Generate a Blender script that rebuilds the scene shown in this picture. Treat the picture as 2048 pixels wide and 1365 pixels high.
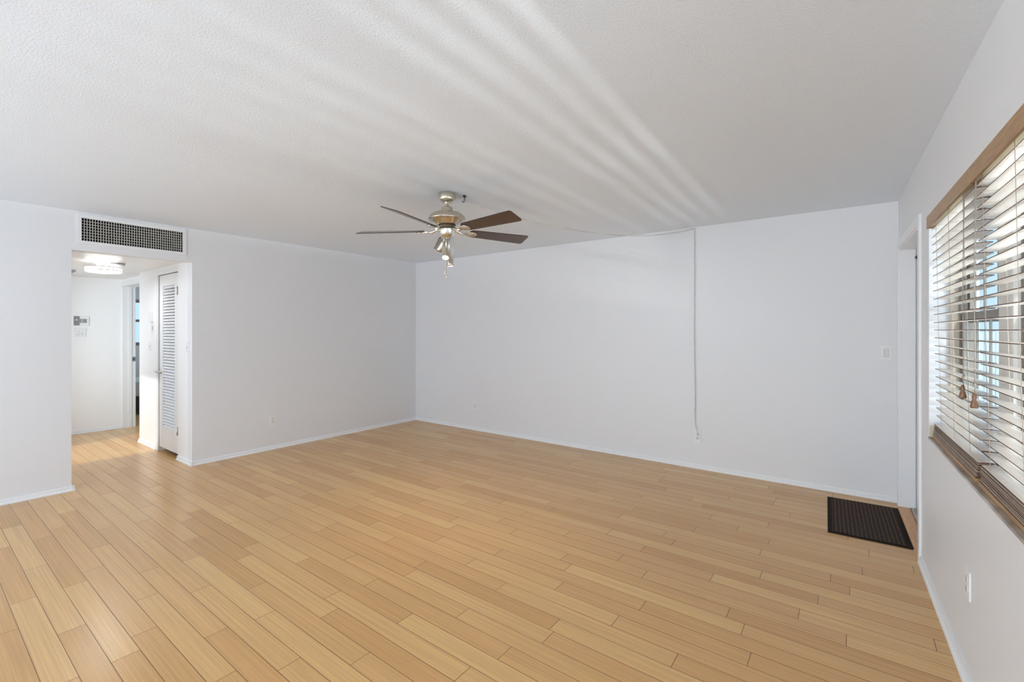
import bpy, bmesh, math, random
from mathutils import Vector, Matrix, Euler
for o in list(bpy.data.objects): bpy.data.objects.remove(o, do_unlink=True)
SC = bpy.context.scene
COL = SC.collection
PI = math.pi
random.seed(7)

# ------------------------------------------------------------------ measures (metres)
H = 2.44          # ceiling
EYE = 1.3954      # camera height
YAW = math.atan2(676, 912)
XL, XW, YF, YB = -5.44, 0.345, 4.82, -6.6     # left wall, window wall, far wall, back wall
HX, HY0, HY1, HZ = -8.35, 0.905, 1.81, 2.117    # hallway: end wall, two sides, ceiling
HY2 = 1.915          # set-back plane of the bedroom doorway
OPZ = 2.098                                    # head of the hallway opening

# ------------------------------------------------------------------ camera
cam = bpy.data.cameras.new('camera'); camo = bpy.data.objects.new('camera', cam); COL.objects.link(camo)
camo.location = (0, 0, EYE); camo.rotation_euler = (PI/2, 0, YAW)
cam.sensor_width = 36; cam.lens = 912/2048*36; cam.shift_y = -21.5/2048; cam.clip_start = 0.02
SC.camera = camo

# ------------------------------------------------------------------ world, lights, exposure
SC.view_settings.view_transform = 'Standard'; SC.view_settings.look = 'None'
SC.view_settings.gamma = 1; SC.view_settings.use_curve_mapping = False
SC.view_settings.exposure = 0.06
SC.cycles.use_denoising = True
SC.cycles.max_bounces = 14; SC.cycles.diffuse_bounces = 9; SC.cycles.glossy_bounces = 6
SC.cycles.transparent_max_bounces = 16; SC.cycles.transmission_bounces = 8
SC.cycles.sample_clamp_indirect = 4.0
SC.cycles.caustics_reflective = False; SC.cycles.caustics_refractive = False
w = bpy.data.worlds.new('sky'); SC.world = w; w.use_nodes = True
bg = w.node_tree.nodes['Background']
bg.inputs[0].default_value = (0.60, 0.79, 0.97, 1); bg.inputs[1].default_value = 1.15

def area(name, loc, rot, sx, sy, power, color=(0.66, 0.84, 1.0), spread=PI):
    l = bpy.data.lights.new(name, 'AREA'); l.shape = 'RECTANGLE'; l.size = sx; l.size_y = sy
    l.energy = power; l.color = color; l.spread = spread
    o = bpy.data.objects.new(name, l); COL.objects.link(o); o.location = loc; o.rotation_euler = rot
    return o
# added fill lamps at openings made up in the unseen rear walls
area('rear_bounce_fill', (-1.7, YB-1.1, 0.25), (PI/2+0.5, 0, 0), 3.2, 1.4, 165, (0.86, 0.92, 0.98))  # added low fill, aimed up to lift the ceiling
area('left_rear_fill', (XL-0.35, -5.0, 1.35), (PI/2+0.1, 0, -PI/2), 2.0, 1.5, 390, (0.93, 0.98, 0.98))  # added fill from the unseen left rear
area('right_rear_fill', (XW+0.6, -4.8, 1.35), (PI/2, 0, PI/2), 2.0, 1.4, 90, (0.9, 0.95, 1.0))  # added fill from the unseen right rear
area('daylight_front', (XW+0.95, 2.0, 1.45), (PI/2+0.1, 0, PI/2), 2.7, 1.3, 30, (0.8, 0.9, 1.0))
area('front_bounce_fill', (XW+1.5, 2.0, 0.15), (PI/2+0.75, 0, PI/2), 2.8, 1.2, 170, (0.86, 0.93, 1.0))  # added fill aimed up through the blinds to brighten the ceiling
area('daylight_bedroom', (-9.5, 4.6, 1.6), (PI/2, 0, PI), 1.6, 1.2, 50)
# high sun travelling along the window wall: it only reaches the blinds, the sill and the paving outside
sn = bpy.data.lights.new('sun', 'SUN'); sn.energy = 2.2; sn.angle = math.radians(1.5); sn.color = (1, 0.95, 0.88)
sno = bpy.data.objects.new('sun', sn); COL.objects.link(sno)
sno.rotation_euler = Vector((-0.22, 0.72, -0.62)).to_track_quat('-Z', 'Y').to_euler()
area('hall_fill', (-6.3, 0.15, 1.4), (PI/2, 0, math.radians(62)), 0.9, 1.5, 17, (0.84, 0.94, 1.0), math.radians(95))  # added lamp behind a made-up doorway, brightens the hall end wall
# sun glint off the paving outside: comes up through the blinds and stripes the ceiling
gl = area('sun_glint_outside', (XW+4.0, 0.7, 0.39), (PI/2+0.3, 0, PI/2), 2.4, 0.05, 200, (1, 0.98, 0.95))

# ------------------------------------------------------------------ materials
def mat(name, color, rough=0.5, metal=0.0, spec=None, **k):
    m = bpy.data.materials.new(name); m.use_nodes = True
    b = m.node_tree.nodes['Principled BSDF']
    b.inputs['Base Color'].default_value = (*color, 1); b.inputs['Roughness'].default_value = rough
    b.inputs['Metallic'].default_value = metal
    if spec is not None: b.inputs['Specular IOR Level'].default_value = spec
    for kk, v in k.items(): b.inputs[kk].default_value = v
    return m
def N(m, t, **props):
    n = m.node_tree.nodes.new(t)
    for k, v in props.items(): setattr(n, k, v)
    return n
def L(m, a, b): m.node_tree.links.new(a, b)
def noise_bump(m, scale, strength, dist=0.002, detail=3, kind='ShaderNodeTexNoise'):
    tc = N(m, 'ShaderNodeTexCoord'); t = N(m, kind); t.inputs['Scale'].default_value = scale
    if kind == 'ShaderNodeTexNoise': t.inputs['Detail'].default_value = detail
    L(m, tc.outputs['Object'], t.inputs['Vector'])
    b = N(m, 'ShaderNodeBump'); b.inputs['Strength'].default_value = strength; b.inputs['Distance'].default_value = dist
    L(m, t.outputs[0], b.inputs['Height'])
    L(m, b.outputs[0], m.node_tree.nodes['Principled BSDF'].inputs['Normal'])
    return tc, t
def noise_color(m, scale, c1, c2, stretch=(1, 1, 1), lo=0.35, hi=0.65, detail=4):
    tc = N(m, 'ShaderNodeTexCoord'); mp = N(m, 'ShaderNodeMapping'); mp.inputs['Scale'].default_value = stretch
    t = N(m, 'ShaderNodeTexNoise'); t.inputs['Scale'].default_value = scale; t.inputs['Detail'].default_value = detail
    r = N(m, 'ShaderNodeValToRGB'); r.color_ramp.elements[0].position = lo; r.color_ramp.elements[1].position = hi
    r.color_ramp.elements[0].color = (*c1, 1); r.color_ramp.elements[1].color = (*c2, 1)
    L(m, tc.outputs['Object'], mp.inputs[0]); L(m, mp.outputs[0], t.inputs['Vector']); L(m, t.outputs[0], r.inputs[0])
    L(m, r.outputs[0], m.node_tree.nodes['Principled BSDF'].inputs['Base Color'])

M_wall = mat('wall_paint', (0.745, 0.755, 0.775), 0.42, spec=0.35); noise_bump(M_wall, 260, 0.06, 0.001)
M_hall = mat('hall_paint', (0.86, 0.865, 0.875), 0.42, spec=0.35)
M_trim = mat('trim_paint', (0.79, 0.80, 0.815), 0.3)
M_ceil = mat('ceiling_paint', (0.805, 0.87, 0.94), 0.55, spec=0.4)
def ceiling_texture(m):
    tc = N(m, 'ShaderNodeTexCoord'); n1 = N(m, 'ShaderNodeTexNoise'); n2 = N(m, 'ShaderNodeTexNoise')
    n1.inputs['Scale'].default_value = 120; n1.inputs['Detail'].default_value = 5; n1.inputs['Roughness'].default_value = 0.62
    n2.inputs['Scale'].default_value = 3.0; n2.inputs['Detail'].default_value = 2
    r = N(m, 'ShaderNodeMapRange'); r.inputs[1].default_value = 0.42; r.inputs[2].default_value = 0.66
    mu = N(m, 'ShaderNodeMath', operation='MULTIPLY')
    b = N(m, 'ShaderNodeBump'); b.inputs['Strength'].default_value = 0.32; b.inputs['Distance'].default_value = 0.003
    r2 = N(m, 'ShaderNodeMapRange'); r2.inputs[3].default_value = 0.5; r2.inputs[4].default_value = 1.2
    L(m, tc.outputs['Object'], n1.inputs['Vector']); L(m, tc.outputs['Object'], n2.inputs['Vector'])
    L(m, n1.outputs[0], r.inputs[0]); L(m, n2.outputs[0], r2.inputs[0])
    L(m, r.outputs[0], mu.inputs[0]); L(m, r2.outputs[0], mu.inputs[1]); L(m, mu.outputs[0], b.inputs['Height'])
    L(m, b.outputs[0], m.node_tree.nodes['Principled BSDF'].inputs['Normal'])
ceiling_texture(M_ceil)
M_hceil = mat('hall_ceiling_gloss', (0.82, 0.825, 0.83), 0.3)
M_palefloor = mat('pale_bounce_floor', (0.74, 0.75, 0.77), 0.35)  # invented for the unseen rear floor, keeps bounced light from turning warm
M_plastic = mat('white_plastic', (0.80, 0.805, 0.81), 0.35)
M_plastic2 = mat('offwhite_plastic', (0.67, 0.67, 0.665), 0.35)
M_slot = mat('slot_dark', (0.03, 0.03, 0.03), 0.6)
M_gap = mat('shadow_gap', (0.30, 0.30, 0.30), 0.7)
M_duct = mat('duct_dark', (0.012, 0.011, 0.010), 0.9)
M_grille = mat('grille_enamel', (0.50, 0.49, 0.46), 0.4)
M_nickel = mat('brushed_nickel', (0.66, 0.60, 0.50), 0.27, 1.0)
M_bronze = mat('satin_bronze', (0.60, 0.44, 0.29), 0.5, 0.6)
M_nickel_l = mat('bright_nickel', (0.80, 0.77, 0.70), 0.2, 1.0)
M_steel = mat('steel', (0.62, 0.62, 0.61), 0.3, 1.0)
M_black = mat('black_metal', (0.012, 0.012, 0.013), 0.45)
M_dark = mat('dark_gap_metal', (0.02, 0.015, 0.012), 0.5)
M_chain = mat('white_chain', (0.64, 0.64, 0.63), 0.4, 0.0)
M_cord = mat('clear_grey_cord', (0.30, 0.30, 0.295), 0.4)
M_walnut = mat('walnut_blade', (0.10, 0.035, 0.015), 0.4, **{'Coat Weight': 0.8, 'Coat Roughness': 0.28}); noise_color(M_walnut, 9, (0.022, 0.008, 0.004), (0.065, 0.021, 0.009), (1, 14, 14))
M_edge = mat('blade_edge', (0.03, 0.014, 0.009), 0.5)
M_lamp = mat('lit_lens', (1, 1, 1), 0.3); _b = M_lamp.node_tree.nodes['Principled BSDF']
_b.inputs['Emission Color'].default_value = (1.0, 0.93, 0.74, 1); _b.inputs['Emission Strength'].default_value = 16
M_drum = mat('lit_diffuser', (1, 1, 1), 0.3); _b = M_drum.node_tree.nodes['Principled BSDF']
_b.inputs['Emission Color'].default_value = (1.0, 0.99, 0.95, 1); _b.inputs['Emission Strength'].default_value = 3.0
M_lightwood = mat('oak_valance', (0.45, 0.27, 0.12), 0.38); noise_color(M_lightwood, 10, (0.30, 0.165, 0.068), (0.42, 0.25, 0.115), (14, 0.8, 14))
M_slat = mat('slat_cream', (0.70, 0.63, 0.56), 0.3); noise_color(M_slat, 10, (0.62, 0.54, 0.47), (0.76, 0.70, 0.64), (14, 1.2, 14), 0.3, 0.7)
M_slatedge = mat('slat_brown_edge', (0.13, 0.075, 0.045), 0.6, spec=0.15); noise_color(M_slatedge, 30, (0.022, 0.010, 0.006), (0.16, 0.070, 0.035), (6, 1, 30))
M_rail = mat('cream_headrail', (0.62, 0.56, 0.42), 0.4)
M_string = mat('tan_string', (0.46, 0.38, 0.30), 0.7)
M_string2 = mat('grey_string', (0.42, 0.36, 0.30), 0.7)
M_tassel = mat('wood_tassel', (0.19, 0.095, 0.048), 0.35)
M_stone = mat('grey_marble', (0.3, 0.27, 0.24), 0.3); noise_color(M_stone, 7, (0.23, 0.19, 0.16), (0.58, 0.52, 0.47), (2.6, 1.0, 1), 0.3, 0.72, 8)
M_plaster = mat('plaster_return', (0.62, 0.55, 0.42), 0.7); noise_bump(M_plaster, 120, 0.4)
M_frame = mat('window_frame_beige', (0.55, 0.49, 0.42), 0.4)
M_frame_d = mat('window_frame_bronze', (0.16, 0.145, 0.13), 0.4)
M_white_ext = mat('white_post', (0.82, 0.81, 0.78), 0.45)
M_strip = mat('orange_oak', (0.50, 0.27, 0.11), 0.3); noise_color(M_strip, 12, (0.46, 0.215, 0.07), (0.60, 0.32, 0.125), (10, 0.8, 1))
M_ext_ground = mat('concrete_paving', (0.55, 0.54, 0.50), 0.8); noise_color(M_ext_ground, 3, (0.48, 0.47, 0.44), (0.62, 0.60, 0.57))
M_fence = mat('pale_fence', (0.72, 0.78, 0.84), 0.5)
M_carpet = mat('bedroom_floor', (0.30, 0.25, 0.2), 0.8)
M_greywall = mat('bedroom_paint', (0.5, 0.5, 0.49), 0.6)
M_thermo = mat('thermostat_grey', (0.23, 0.23, 0.23), 0.3)
M_screen = mat('thermostat_screen', (0.28, 0.29, 0.28), 0.25)

def glass_mat():
    m = bpy.data.materials.new('window_glass'); m.use_nodes = True; nt = m.node_tree
    nt.nodes.clear(); out = N(m, 'ShaderNodeOutputMaterial'); mix = N(m, 'ShaderNodeMixShader')
    tr = N(m, 'ShaderNodeBsdfTransparent'); g = N(m, 'ShaderNodeBsdfGlossy'); g.inputs['Roughness'].default_value = 0.02
    tr.inputs[0].default_value = (0.93, 0.97, 0.98, 1)
    mix.inputs[0].default_value = 0.05
    L(m, tr.outputs[0], mix.inputs[1]); L(m, g.outputs[0], mix.inputs[2]); L(m, mix.outputs[0], out.inputs[0])
    return m
M_glass = glass_mat()

def floor_mat():
    m = bpy.data.materials.new('bamboo_planks'); m.use_nodes = True
    bs = m.node_tree.nodes['Principled BSDF']
    tc = N(m, 'ShaderNodeTexCoord'); sp = N(m, 'ShaderNodeSeparateXYZ'); L(m, tc.outputs['Object'], sp.inputs[0])
    def math_(op, a, b=None, c=None):
        n = N(m, 'ShaderNodeMath', operation=op)
        for i, v in enumerate((a, b, c)):
            if v is None: continue
            if isinstance(v, (int, float)): n.inputs[i].default_value = v
            else: L(m, v, n.inputs[i])
        return n.outputs[0]
    W_, L_ = 0.098, 0.93
    yy = math_('DIVIDE', math_('ADD', sp.outputs[1], 20*W_-0.045+0.0), W_)
    row = math_('FLOOR', yy); fy = math_('SUBTRACT', yy, row)
    wn = N(m, 'ShaderNodeTexWhiteNoise', noise_dimensions='1D'); L(m, row, wn.inputs['W'])
    # joints step along in a loose stagger plus a random part
    off = math_('ADD', math_('MULTIPLY', row, 0.3727), math_('MULTIPLY', wn.outputs[0], 0.45))
    xx = math_('ADD', math_('DIVIDE', sp.outputs[0], L_), math_('ADD', off, 50))
    colm = math_('FLOOR', xx); fx = math_('SUBTRACT', xx, colm)
    cmb = N(m, 'ShaderNodeCombineXYZ'); L(m, row, cmb.inputs[0]); L(m, colm, cmb.inputs[1])
    pn = N(m, 'ShaderNodeTexWhiteNoise', noise_dimensions='2D'); L(m, cmb.outputs[0], pn.inputs['Vector'])
    # distance to the seams in metres
    dy = math_('MULTIPLY', math_('MINIMUM', fy, math_('SUBTRACT', 1, fy)), W_)
    dx = math_('MULTIPLY', math_('MINIMUM', fx, math_('SUBTRACT', 1, fx)), L_)
    d = math_('MINIMUM', dy, dx)
    seam = N(m, 'ShaderNodeMapRange'); L(m, d, seam.inputs[0]); seam.inputs[1].default_value = 0.0006; seam.inputs[2].default_value = 0.0019
    # plank tone
    tone = N(m, 'ShaderNodeValToRGB'); L(m, pn.outputs[0], tone.inputs[0])
    cr = tone.color_ramp; cr.elements[0].position = 0; cr.elements[1].position = 1
    cr.elements[0].color = (0.54, 0.300, 0.114, 1); cr.elements[1].color = (0.645, 0.40, 0.166, 1)
    e = cr.elements.new(0.3); e.color = (0.58, 0.33, 0.134, 1)
    e = cr.elements.new(0.7); e.color = (0.615, 0.368, 0.152, 1)
    # fine bamboo grain along the plank
    mp = N(m, 'ShaderNodeMapping'); mp.inputs['Scale'].default_value = (1.6, 150, 1)
    ad = N(m, 'ShaderNodeVectorMath', operation='ADD'); L(m, tc.outputs['Object'], ad.inputs[0]); L(m, pn.outputs['Color'], ad.inputs[1])
    L(m, ad.outputs[0], mp.inputs[0])
    gn = N(m, 'ShaderNodeTexNoise'); gn.inputs['Scale'].default_value = 1.0; gn.inputs['Detail'].default_value = 3
    L(m, mp.outputs[0], gn.inputs['Vector'])
    gr = N(m, 'ShaderNodeMapRange'); L(m, gn.outputs[0], gr.inputs[0]); gr.inputs[1].default_value = 0.3; gr.inputs[2].default_value = 0.7
    gr.inputs[3].default_value = 0.86; gr.inputs[4].default_value = 1.10
    mul = N(m, 'ShaderNodeVectorMath', operation='SCALE'); L(m, tone.outputs[0], mul.inputs[0]); L(m, gr.outputs[0], mul.inputs['Scale'])
    mx = N(m, 'ShaderNodeMix', data_type='RGBA'); L(m, seam.outputs[0], mx.inputs['Factor'])
    mx.inputs['A'].default_value = (0.13, 0.06, 0.025, 1); L(m, mul.outputs[0], mx.inputs['B'])
    L(m, mx.outputs['Result'], bs.inputs['Base Color'])
    # satin varnish with light wear
    wr = N(m, 'ShaderNodeTexNoise'); wr.inputs['Scale'].default_value = 5; wr.inputs['Detail'].default_value = 6
    L(m, tc.outputs['Object'], wr.inputs['Vector'])
    rr = N(m, 'ShaderNodeMapRange'); L(m, wr.outputs[0], rr.inputs[0]); rr.inputs[3].default_value = 0.23; rr.inputs[4].default_value = 0.30
    bs.inputs['Roughness'].default_value = 0.26; bs.inputs['Specular IOR Level'].default_value = 0.5
    bp = N(m, 'ShaderNodeBump'); bp.inputs['Strength'].default_value = 0.5; bp.inputs['Distance'].default_value = 0.0008
    L(m, seam.outputs[0], bp.inputs['Height']); L(m, bp.outputs[0], bs.inputs['Normal'])
    return m
M_floor = floor_mat()

def mat_rug():
    m = mat('door_mat_weave', (0.05, 0.04, 0.035), 0.95, spec=0.1)
    tc = N(m, 'ShaderNodeTexCoord'); mp = N(m, 'ShaderNodeMapping'); mp.inputs['Scale'].default_value = (1, 1, 0.0)
    vo = N(m, 'ShaderNodeTexVoronoi', voronoi_dimensions='2D'); vo.inputs['Scale'].default_value = 42; vo.inputs['Randomness'].default_value = 0.15
    r = N(m, 'ShaderNodeValToRGB'); r.color_ramp.elements[0].position = 0.22; r.color_ramp.elements[1].position = 0.42
    r.color_ramp.elements[0].color = (0.010, 0.007, 0.006, 1); r.color_ramp.elements[1].color = (0.085, 0.060, 0.050, 1)
    b = N(m, 'ShaderNodeBump'); b.inputs['Distance'].default_value = 0.003
    L(m, tc.outputs['Object'], mp.inputs[0]); L(m, mp.outputs[0], vo.inputs['Vector']); L(m, vo.outputs[0], r.inputs[0])
    L(m, r.outputs[0], m.node_tree.nodes['Principled BSDF'].inputs['Base Color'])
    L(m, r.outputs[0], b.inputs['Height']); L(m, b.outputs[0], m.node_tree.nodes['Principled BSDF'].inputs['Normal'])
    return m
M_mat = mat_rug()
M_matrim = mat('door_mat_rubber', (0.016, 0.010, 0.008), 0.8, spec=0.15)

# ------------------------------------------------------------------ mesh helpers
class MB:
    """collects solids; build() links them as one mesh object"""
    def __init__(s, bevel=0): s.bm = bmesh.new()
    def box(s, lo, hi, mi=0, bev=0.0, mtx=None):
        lo, hi = Vector(lo), Vector(hi)
        r = bmesh.ops.create_cube(s.bm, size=1)
        vs = r['verts']; c = (lo+hi)/2; d = hi-lo
        for v in vs: v.co = Vector((v.co.x*d.x, v.co.y*d.y, v.co.z*d.z)) + c
        fs = set(f for v in vs for f in v.link_faces)
        if bev:
            es = list(set(e for v in vs for e in v.link_edges))
            g = bmesh.ops.bevel(s.bm, geom=es, offset=bev, segments=2, affect='EDGES', profile=0.7)
            vs = list(set(v for f in g['faces'] for v in f.verts) | set(v for v in vs if v.is_valid))
            fs = set(f for v in vs for f in v.link_faces)
        for f in fs: f.material_index = mi
        if mtx is not None:
            for v in vs: v.co = mtx @ v.co
        return vs
    def lathe(s, prof, seg=32, mi=0, mtx=None, cap=True, smooth=True):
        rings = []
        for r, z in prof:
            if r < 1e-6: rings.append([s.bm.verts.new((0, 0, z))])
            else: rings.append([s.bm.verts.new((r*math.cos(2*PI*i/seg), r*math.sin(2*PI*i/seg), z)) for i in range(seg)])
        fs = []
        for a, b in zip(rings, rings[1:]):
            for i in range(seg):
                j = (i+1) % seg
                q = [a[i % len(a)], a[j % len(a)], b[j % len(b)], b[i % len(b)]]
                u = []
                for v in q:
                    if v not in u: u.append(v)
                if len(u) > 2: fs.append(s.bm.faces.new(u))
        if cap:
            for rg in (rings[0], rings[-1]):
                if len(rg) > 2: fs.append(s.bm.faces.new(rg))
        for f in fs: f.material_index = mi; f.smooth = smooth
        vs = [v for rg in rings for v in rg]
        if mtx is not None:
            for v in vs: v.co = mtx @ v.co
        return vs
    def tube(s, pts, r, seg=8, mi=0, closed=False):
        pts = [Vector(p) for p in pts]; n = len(pts); rings = []
        up = None
        for i, p in enumerate(pts):
            if closed: t = pts[(i+1) % n]-pts[i-1]
            else: t = pts[min(i+1, n-1)]-pts[max(i-1, 0)]
            t.normalize()
            if up is None: up = t.orthogonal().normalized()
            up = (up - t*up.dot(t)); up = up.normalized() if up.length > 1e-6 else t.orthogonal().normalized()
            b = t.cross(up); rr = r[i] if isinstance(r, (list, tuple)) else r
            rings.append([s.bm.verts.new(p + up*rr*math.cos(2*PI*k/seg) + b*rr*math.sin(2*PI*k/seg)) for k in range(seg)])
        pairs = list(zip(rings, rings[1:])) + ([(rings[-1], rings[0])] if closed else [])
        for a, b in pairs:
            for k in range(seg):
                f = s.bm.faces.new((a[k], a[(k+1) % seg], b[(k+1) % seg], b[k])); f.smooth = True; f.material_index = mi
        if not closed:
            for rg in (rings[0], rings[-1]): s.bm.faces.new(rg).material_index = mi
    def prism(s, poly, z0, z1, mi=0, mtx=None, mi_side=None):
        a = [s.bm.verts.new((x, y, z0)) for x, y in poly]; b = [s.bm.verts.new((x, y, z1)) for x, y in poly]
        s.bm.faces.new(a[::-1]).material_index = mi; s.bm.faces.new(b).material_index = mi
        n = len(poly)
        for i in range(n): s.bm.faces.new((a[i], a[(i+1) % n], b[(i+1) % n], b[i])).material_index = mi if mi_side is None else mi_side
        if mtx is not None:
            for v in a+b: v.co = mtx @ v.co
    def xf(s, mtx):
        for v in s.bm.verts: v.co = mtx @ v.co
    def build(s, name, mats, parent=None, loc=None):
        bmesh.ops.recalc_face_normals(s.bm, faces=s.bm.faces)
        if loc is not None and parent is None:
            for v in s.bm.verts: v.co -= Vector(loc)
        me = bpy.data.meshes.new(name); s.bm.to_mesh(me); s.bm.free()
        for m in (mats if isinstance(mats, (list, tuple)) else [mats]): me.materials.append(m)
        o = bpy.data.objects.new(name, me); COL.objects.link(o)
        if loc is not None: o.location = loc
        if parent: o.parent = parent
        return o
def thing(name, loc, label, cat, rot=(0, 0, 0), group=None, kind=None):
    o = bpy.data.objects.new(name, None); COL.objects.link(o); o.location = loc; o.rotation_euler = rot
    o.empty_display_size = 0.05
    if label: o['label'] = label
    if cat: o['category'] = cat
    if group: o['group'] = group
    if kind: o['kind'] = kind
    return o
def tag(o, label=None, cat=None, group=None, kind=None):
    if label: o['label'] = label
    if cat: o['category'] = cat
    if group: o['group'] = group
    if kind: o['kind'] = kind
    return o
def struct(mb, name, mats, label, cat): return tag(mb.build(name, mats), label, cat, kind='structure')

def wall_boxes(mb, axis, p0, p1, u0, u1, z0, z1, holes):
    """wall slab between p0,p1 on its normal axis, u0..u1 along, with rectangular holes (ua, ub, za, zb)"""
    us = sorted(set([u0, u1] + [h[0] for h in holes] + [h[1] for h in holes]))
    for a, b in zip(us, us[1:]):
        spans = sorted([(h[2], h[3]) for h in holes if h[0] <= a+1e-6 and h[1] >= b-1e-6])
        z = z0
        for s0, s1 in spans + [(z1, z1)]:
            if s0 > z+1e-6:
                if axis == 'x': mb.box((p0, a, z), (p1, b, s0))
                else: mb.box((a, p0, z), (b, p1, s0))
            z = max(z, s1)

# ------------------------------------------------------------------ room shell
WY0, WY1, WZ0, WZ1 = 0.65, 3.424, 0.803, 2.03     # window opening
DY0, DY1, DZ = 3.725, 4.70, 2.035                 # entry door opening
GY0, GY1, GZ0, GZ1 = 0.969, 1.728, 2.187, 2.387       # air return
m = MB(); m.box((XL-6, YB-0.15, -0.12), (XW+0.45, -1.2, 0)); struct(m, 'floor_rear', M_palefloor, 'unseen rear floor, made pale to cut warm bounce', 'floor')  # out of view, pale only for the light it sends back
m = MB(); m.box((XL-6, -1.2, -0.12), (XW+0.45, YF+0.15, 0)); fl = struct(m, 'floor', M_floor, 'honey coloured bamboo plank floor with dark seams', 'floor')
m = MB(); m.box((XL-0.12, YB-0.15, H), (XW+0.45, YF+0.15, H+0.12)); struct(m, 'ceiling', M_ceil, 'white textured ceiling of the large room', 'ceiling')
m = MB(); wall_boxes(m, 'x', XL-0.12, XL, YB, YF, 0, H, [(HY0, HY1, 0, OPZ), (GY0, GY1, GZ0, GZ1), (-6.1, -3.9, 0.6, 2.1)])  # last hole made up for the left rear fill lamp
struct(m, 'wall_left', M_wall, 'white wall with the hallway opening and air return', 'wall')
m = MB(); m.box((XL-0.12, YF, 0), (XW+0.2, YF+0.15, H)); struct(m, 'wall_far', M_wall, 'long white wall behind the hanging chain', 'wall')
m = MB(); wall_boxes(m, 'x', XW, XW+0.2, YB-0.1, YF+0.08, 0, H, [(WY0, WY1, WZ0-0.012, WZ1), (DY0, DY1, 0, DZ), (-5.9, -3.7, 0.65, 2.05)])  # last hole made up for the right rear fill lamp
struct(m, 'wall_window', M_wall, 'white wall with the blinds and the entry doorway', 'wall')
m = MB(); wall_boxes(m, 'y', YB-0.15, YB, XL-0.12, XW+0.45, 0, H, [(-3.5, 0.1, 0.05, 2.2)])  # hole made up to let the rear bounce fill in
struct(m, 'wall_back', M_wall, 'unseen white wall with an opening added for fill light', 'wall')
# hallway
LX0, LX1 = -6.44, -5.845                       # closet door opening
BX0, BX1 = HX, -7.15                           # bedroom doorway opening
m = MB(); wall_boxes(m, 'y', HY1, HY1+0.13, BX1, XL-0.12, 0, HZ, [(LX0-0.01, LX1+0.01, 0, 2.04)]); m.box((HX, HY2, 2.04), (BX1, HY2+0.15, HZ)); m.box((BX1, HY1+0.13, 0), (BX1+0.1, HY2+0.15, HZ))
struct(m, 'wall_hallway', M_hall, 'white hallway wall beside the louvered door', 'wall')
m = MB(); m.box((HX-0.12, HY0-0.6, 0), (HX, HY2+0.15, HZ))
struct(m, 'wall_hallway_end', M_hall, 'white end wall of the hallway with the thermostat', 'wall')
m = MB(); wall_boxes(m, 'y', HY0-0.12, HY0, HX-0.12, XL-0.12, 0, HZ, [(-7.4, -6.1, 0, 2.03)]); struct(m, 'wall_hallway_near', M_hall, 'white near side wall of the hallway', 'wall')  # doorway hole made up for the hall fill lamp
m = MB(); m.box((HX-0.12, HY0-0.6, HZ), (XL-0.12, HY2+0.15, HZ+0.03)); struct(m, 'ceiling_hallway', M_hceil, 'glossy white lowered hallway ceiling', 'ceiling')
# closet and bedroom behind the hallway wall
m = MB(); m.box((LX0-0.15, 2.55, 0), (XL-0.12, 2.6, HZ)); m.box((LX0-0.2, HY1+0.13, 0), (LX0-0.15, 2.6, HZ)); m.box((LX0-0.2, HY1+0.13, HZ), (XL-0.12, 2.6, HZ+0.03))
struct(m, 'wall_closet', M_greywall, 'plain closet walls behind the louvered door', 'wall')
m = MB(); m.box((-11.15, 0.5, -0.12), (XL-6, 5.3, 0)); struct(m, 'floor_bedroom', M_carpet, 'dim bedroom floor beyond the hallway', 'floor')
m = MB(); wall_boxes(m, 'x', -11.2, -11.08, 0.5, 5.3, 0, H, [(2.0, 3.7, 1.10, 1.99)])
m.box((-11.2, 5.18, 0), (-6.65, 5.3, H)); m.box((-11.2, 0.5, 0), (HX-0.12, 0.62, H))
struct(m, 'wall_bedroom', M_greywall, 'grey bedroom walls seen through the slim door gap', 'wall')
m = MB(); m.box((-11.2, 0.5, H), (-6.65, 5.3, H+0.1)); struct(m, 'ceiling_bedroom', M_greywall, 'bedroom ceiling beyond the hallway', 'ceiling')

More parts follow.
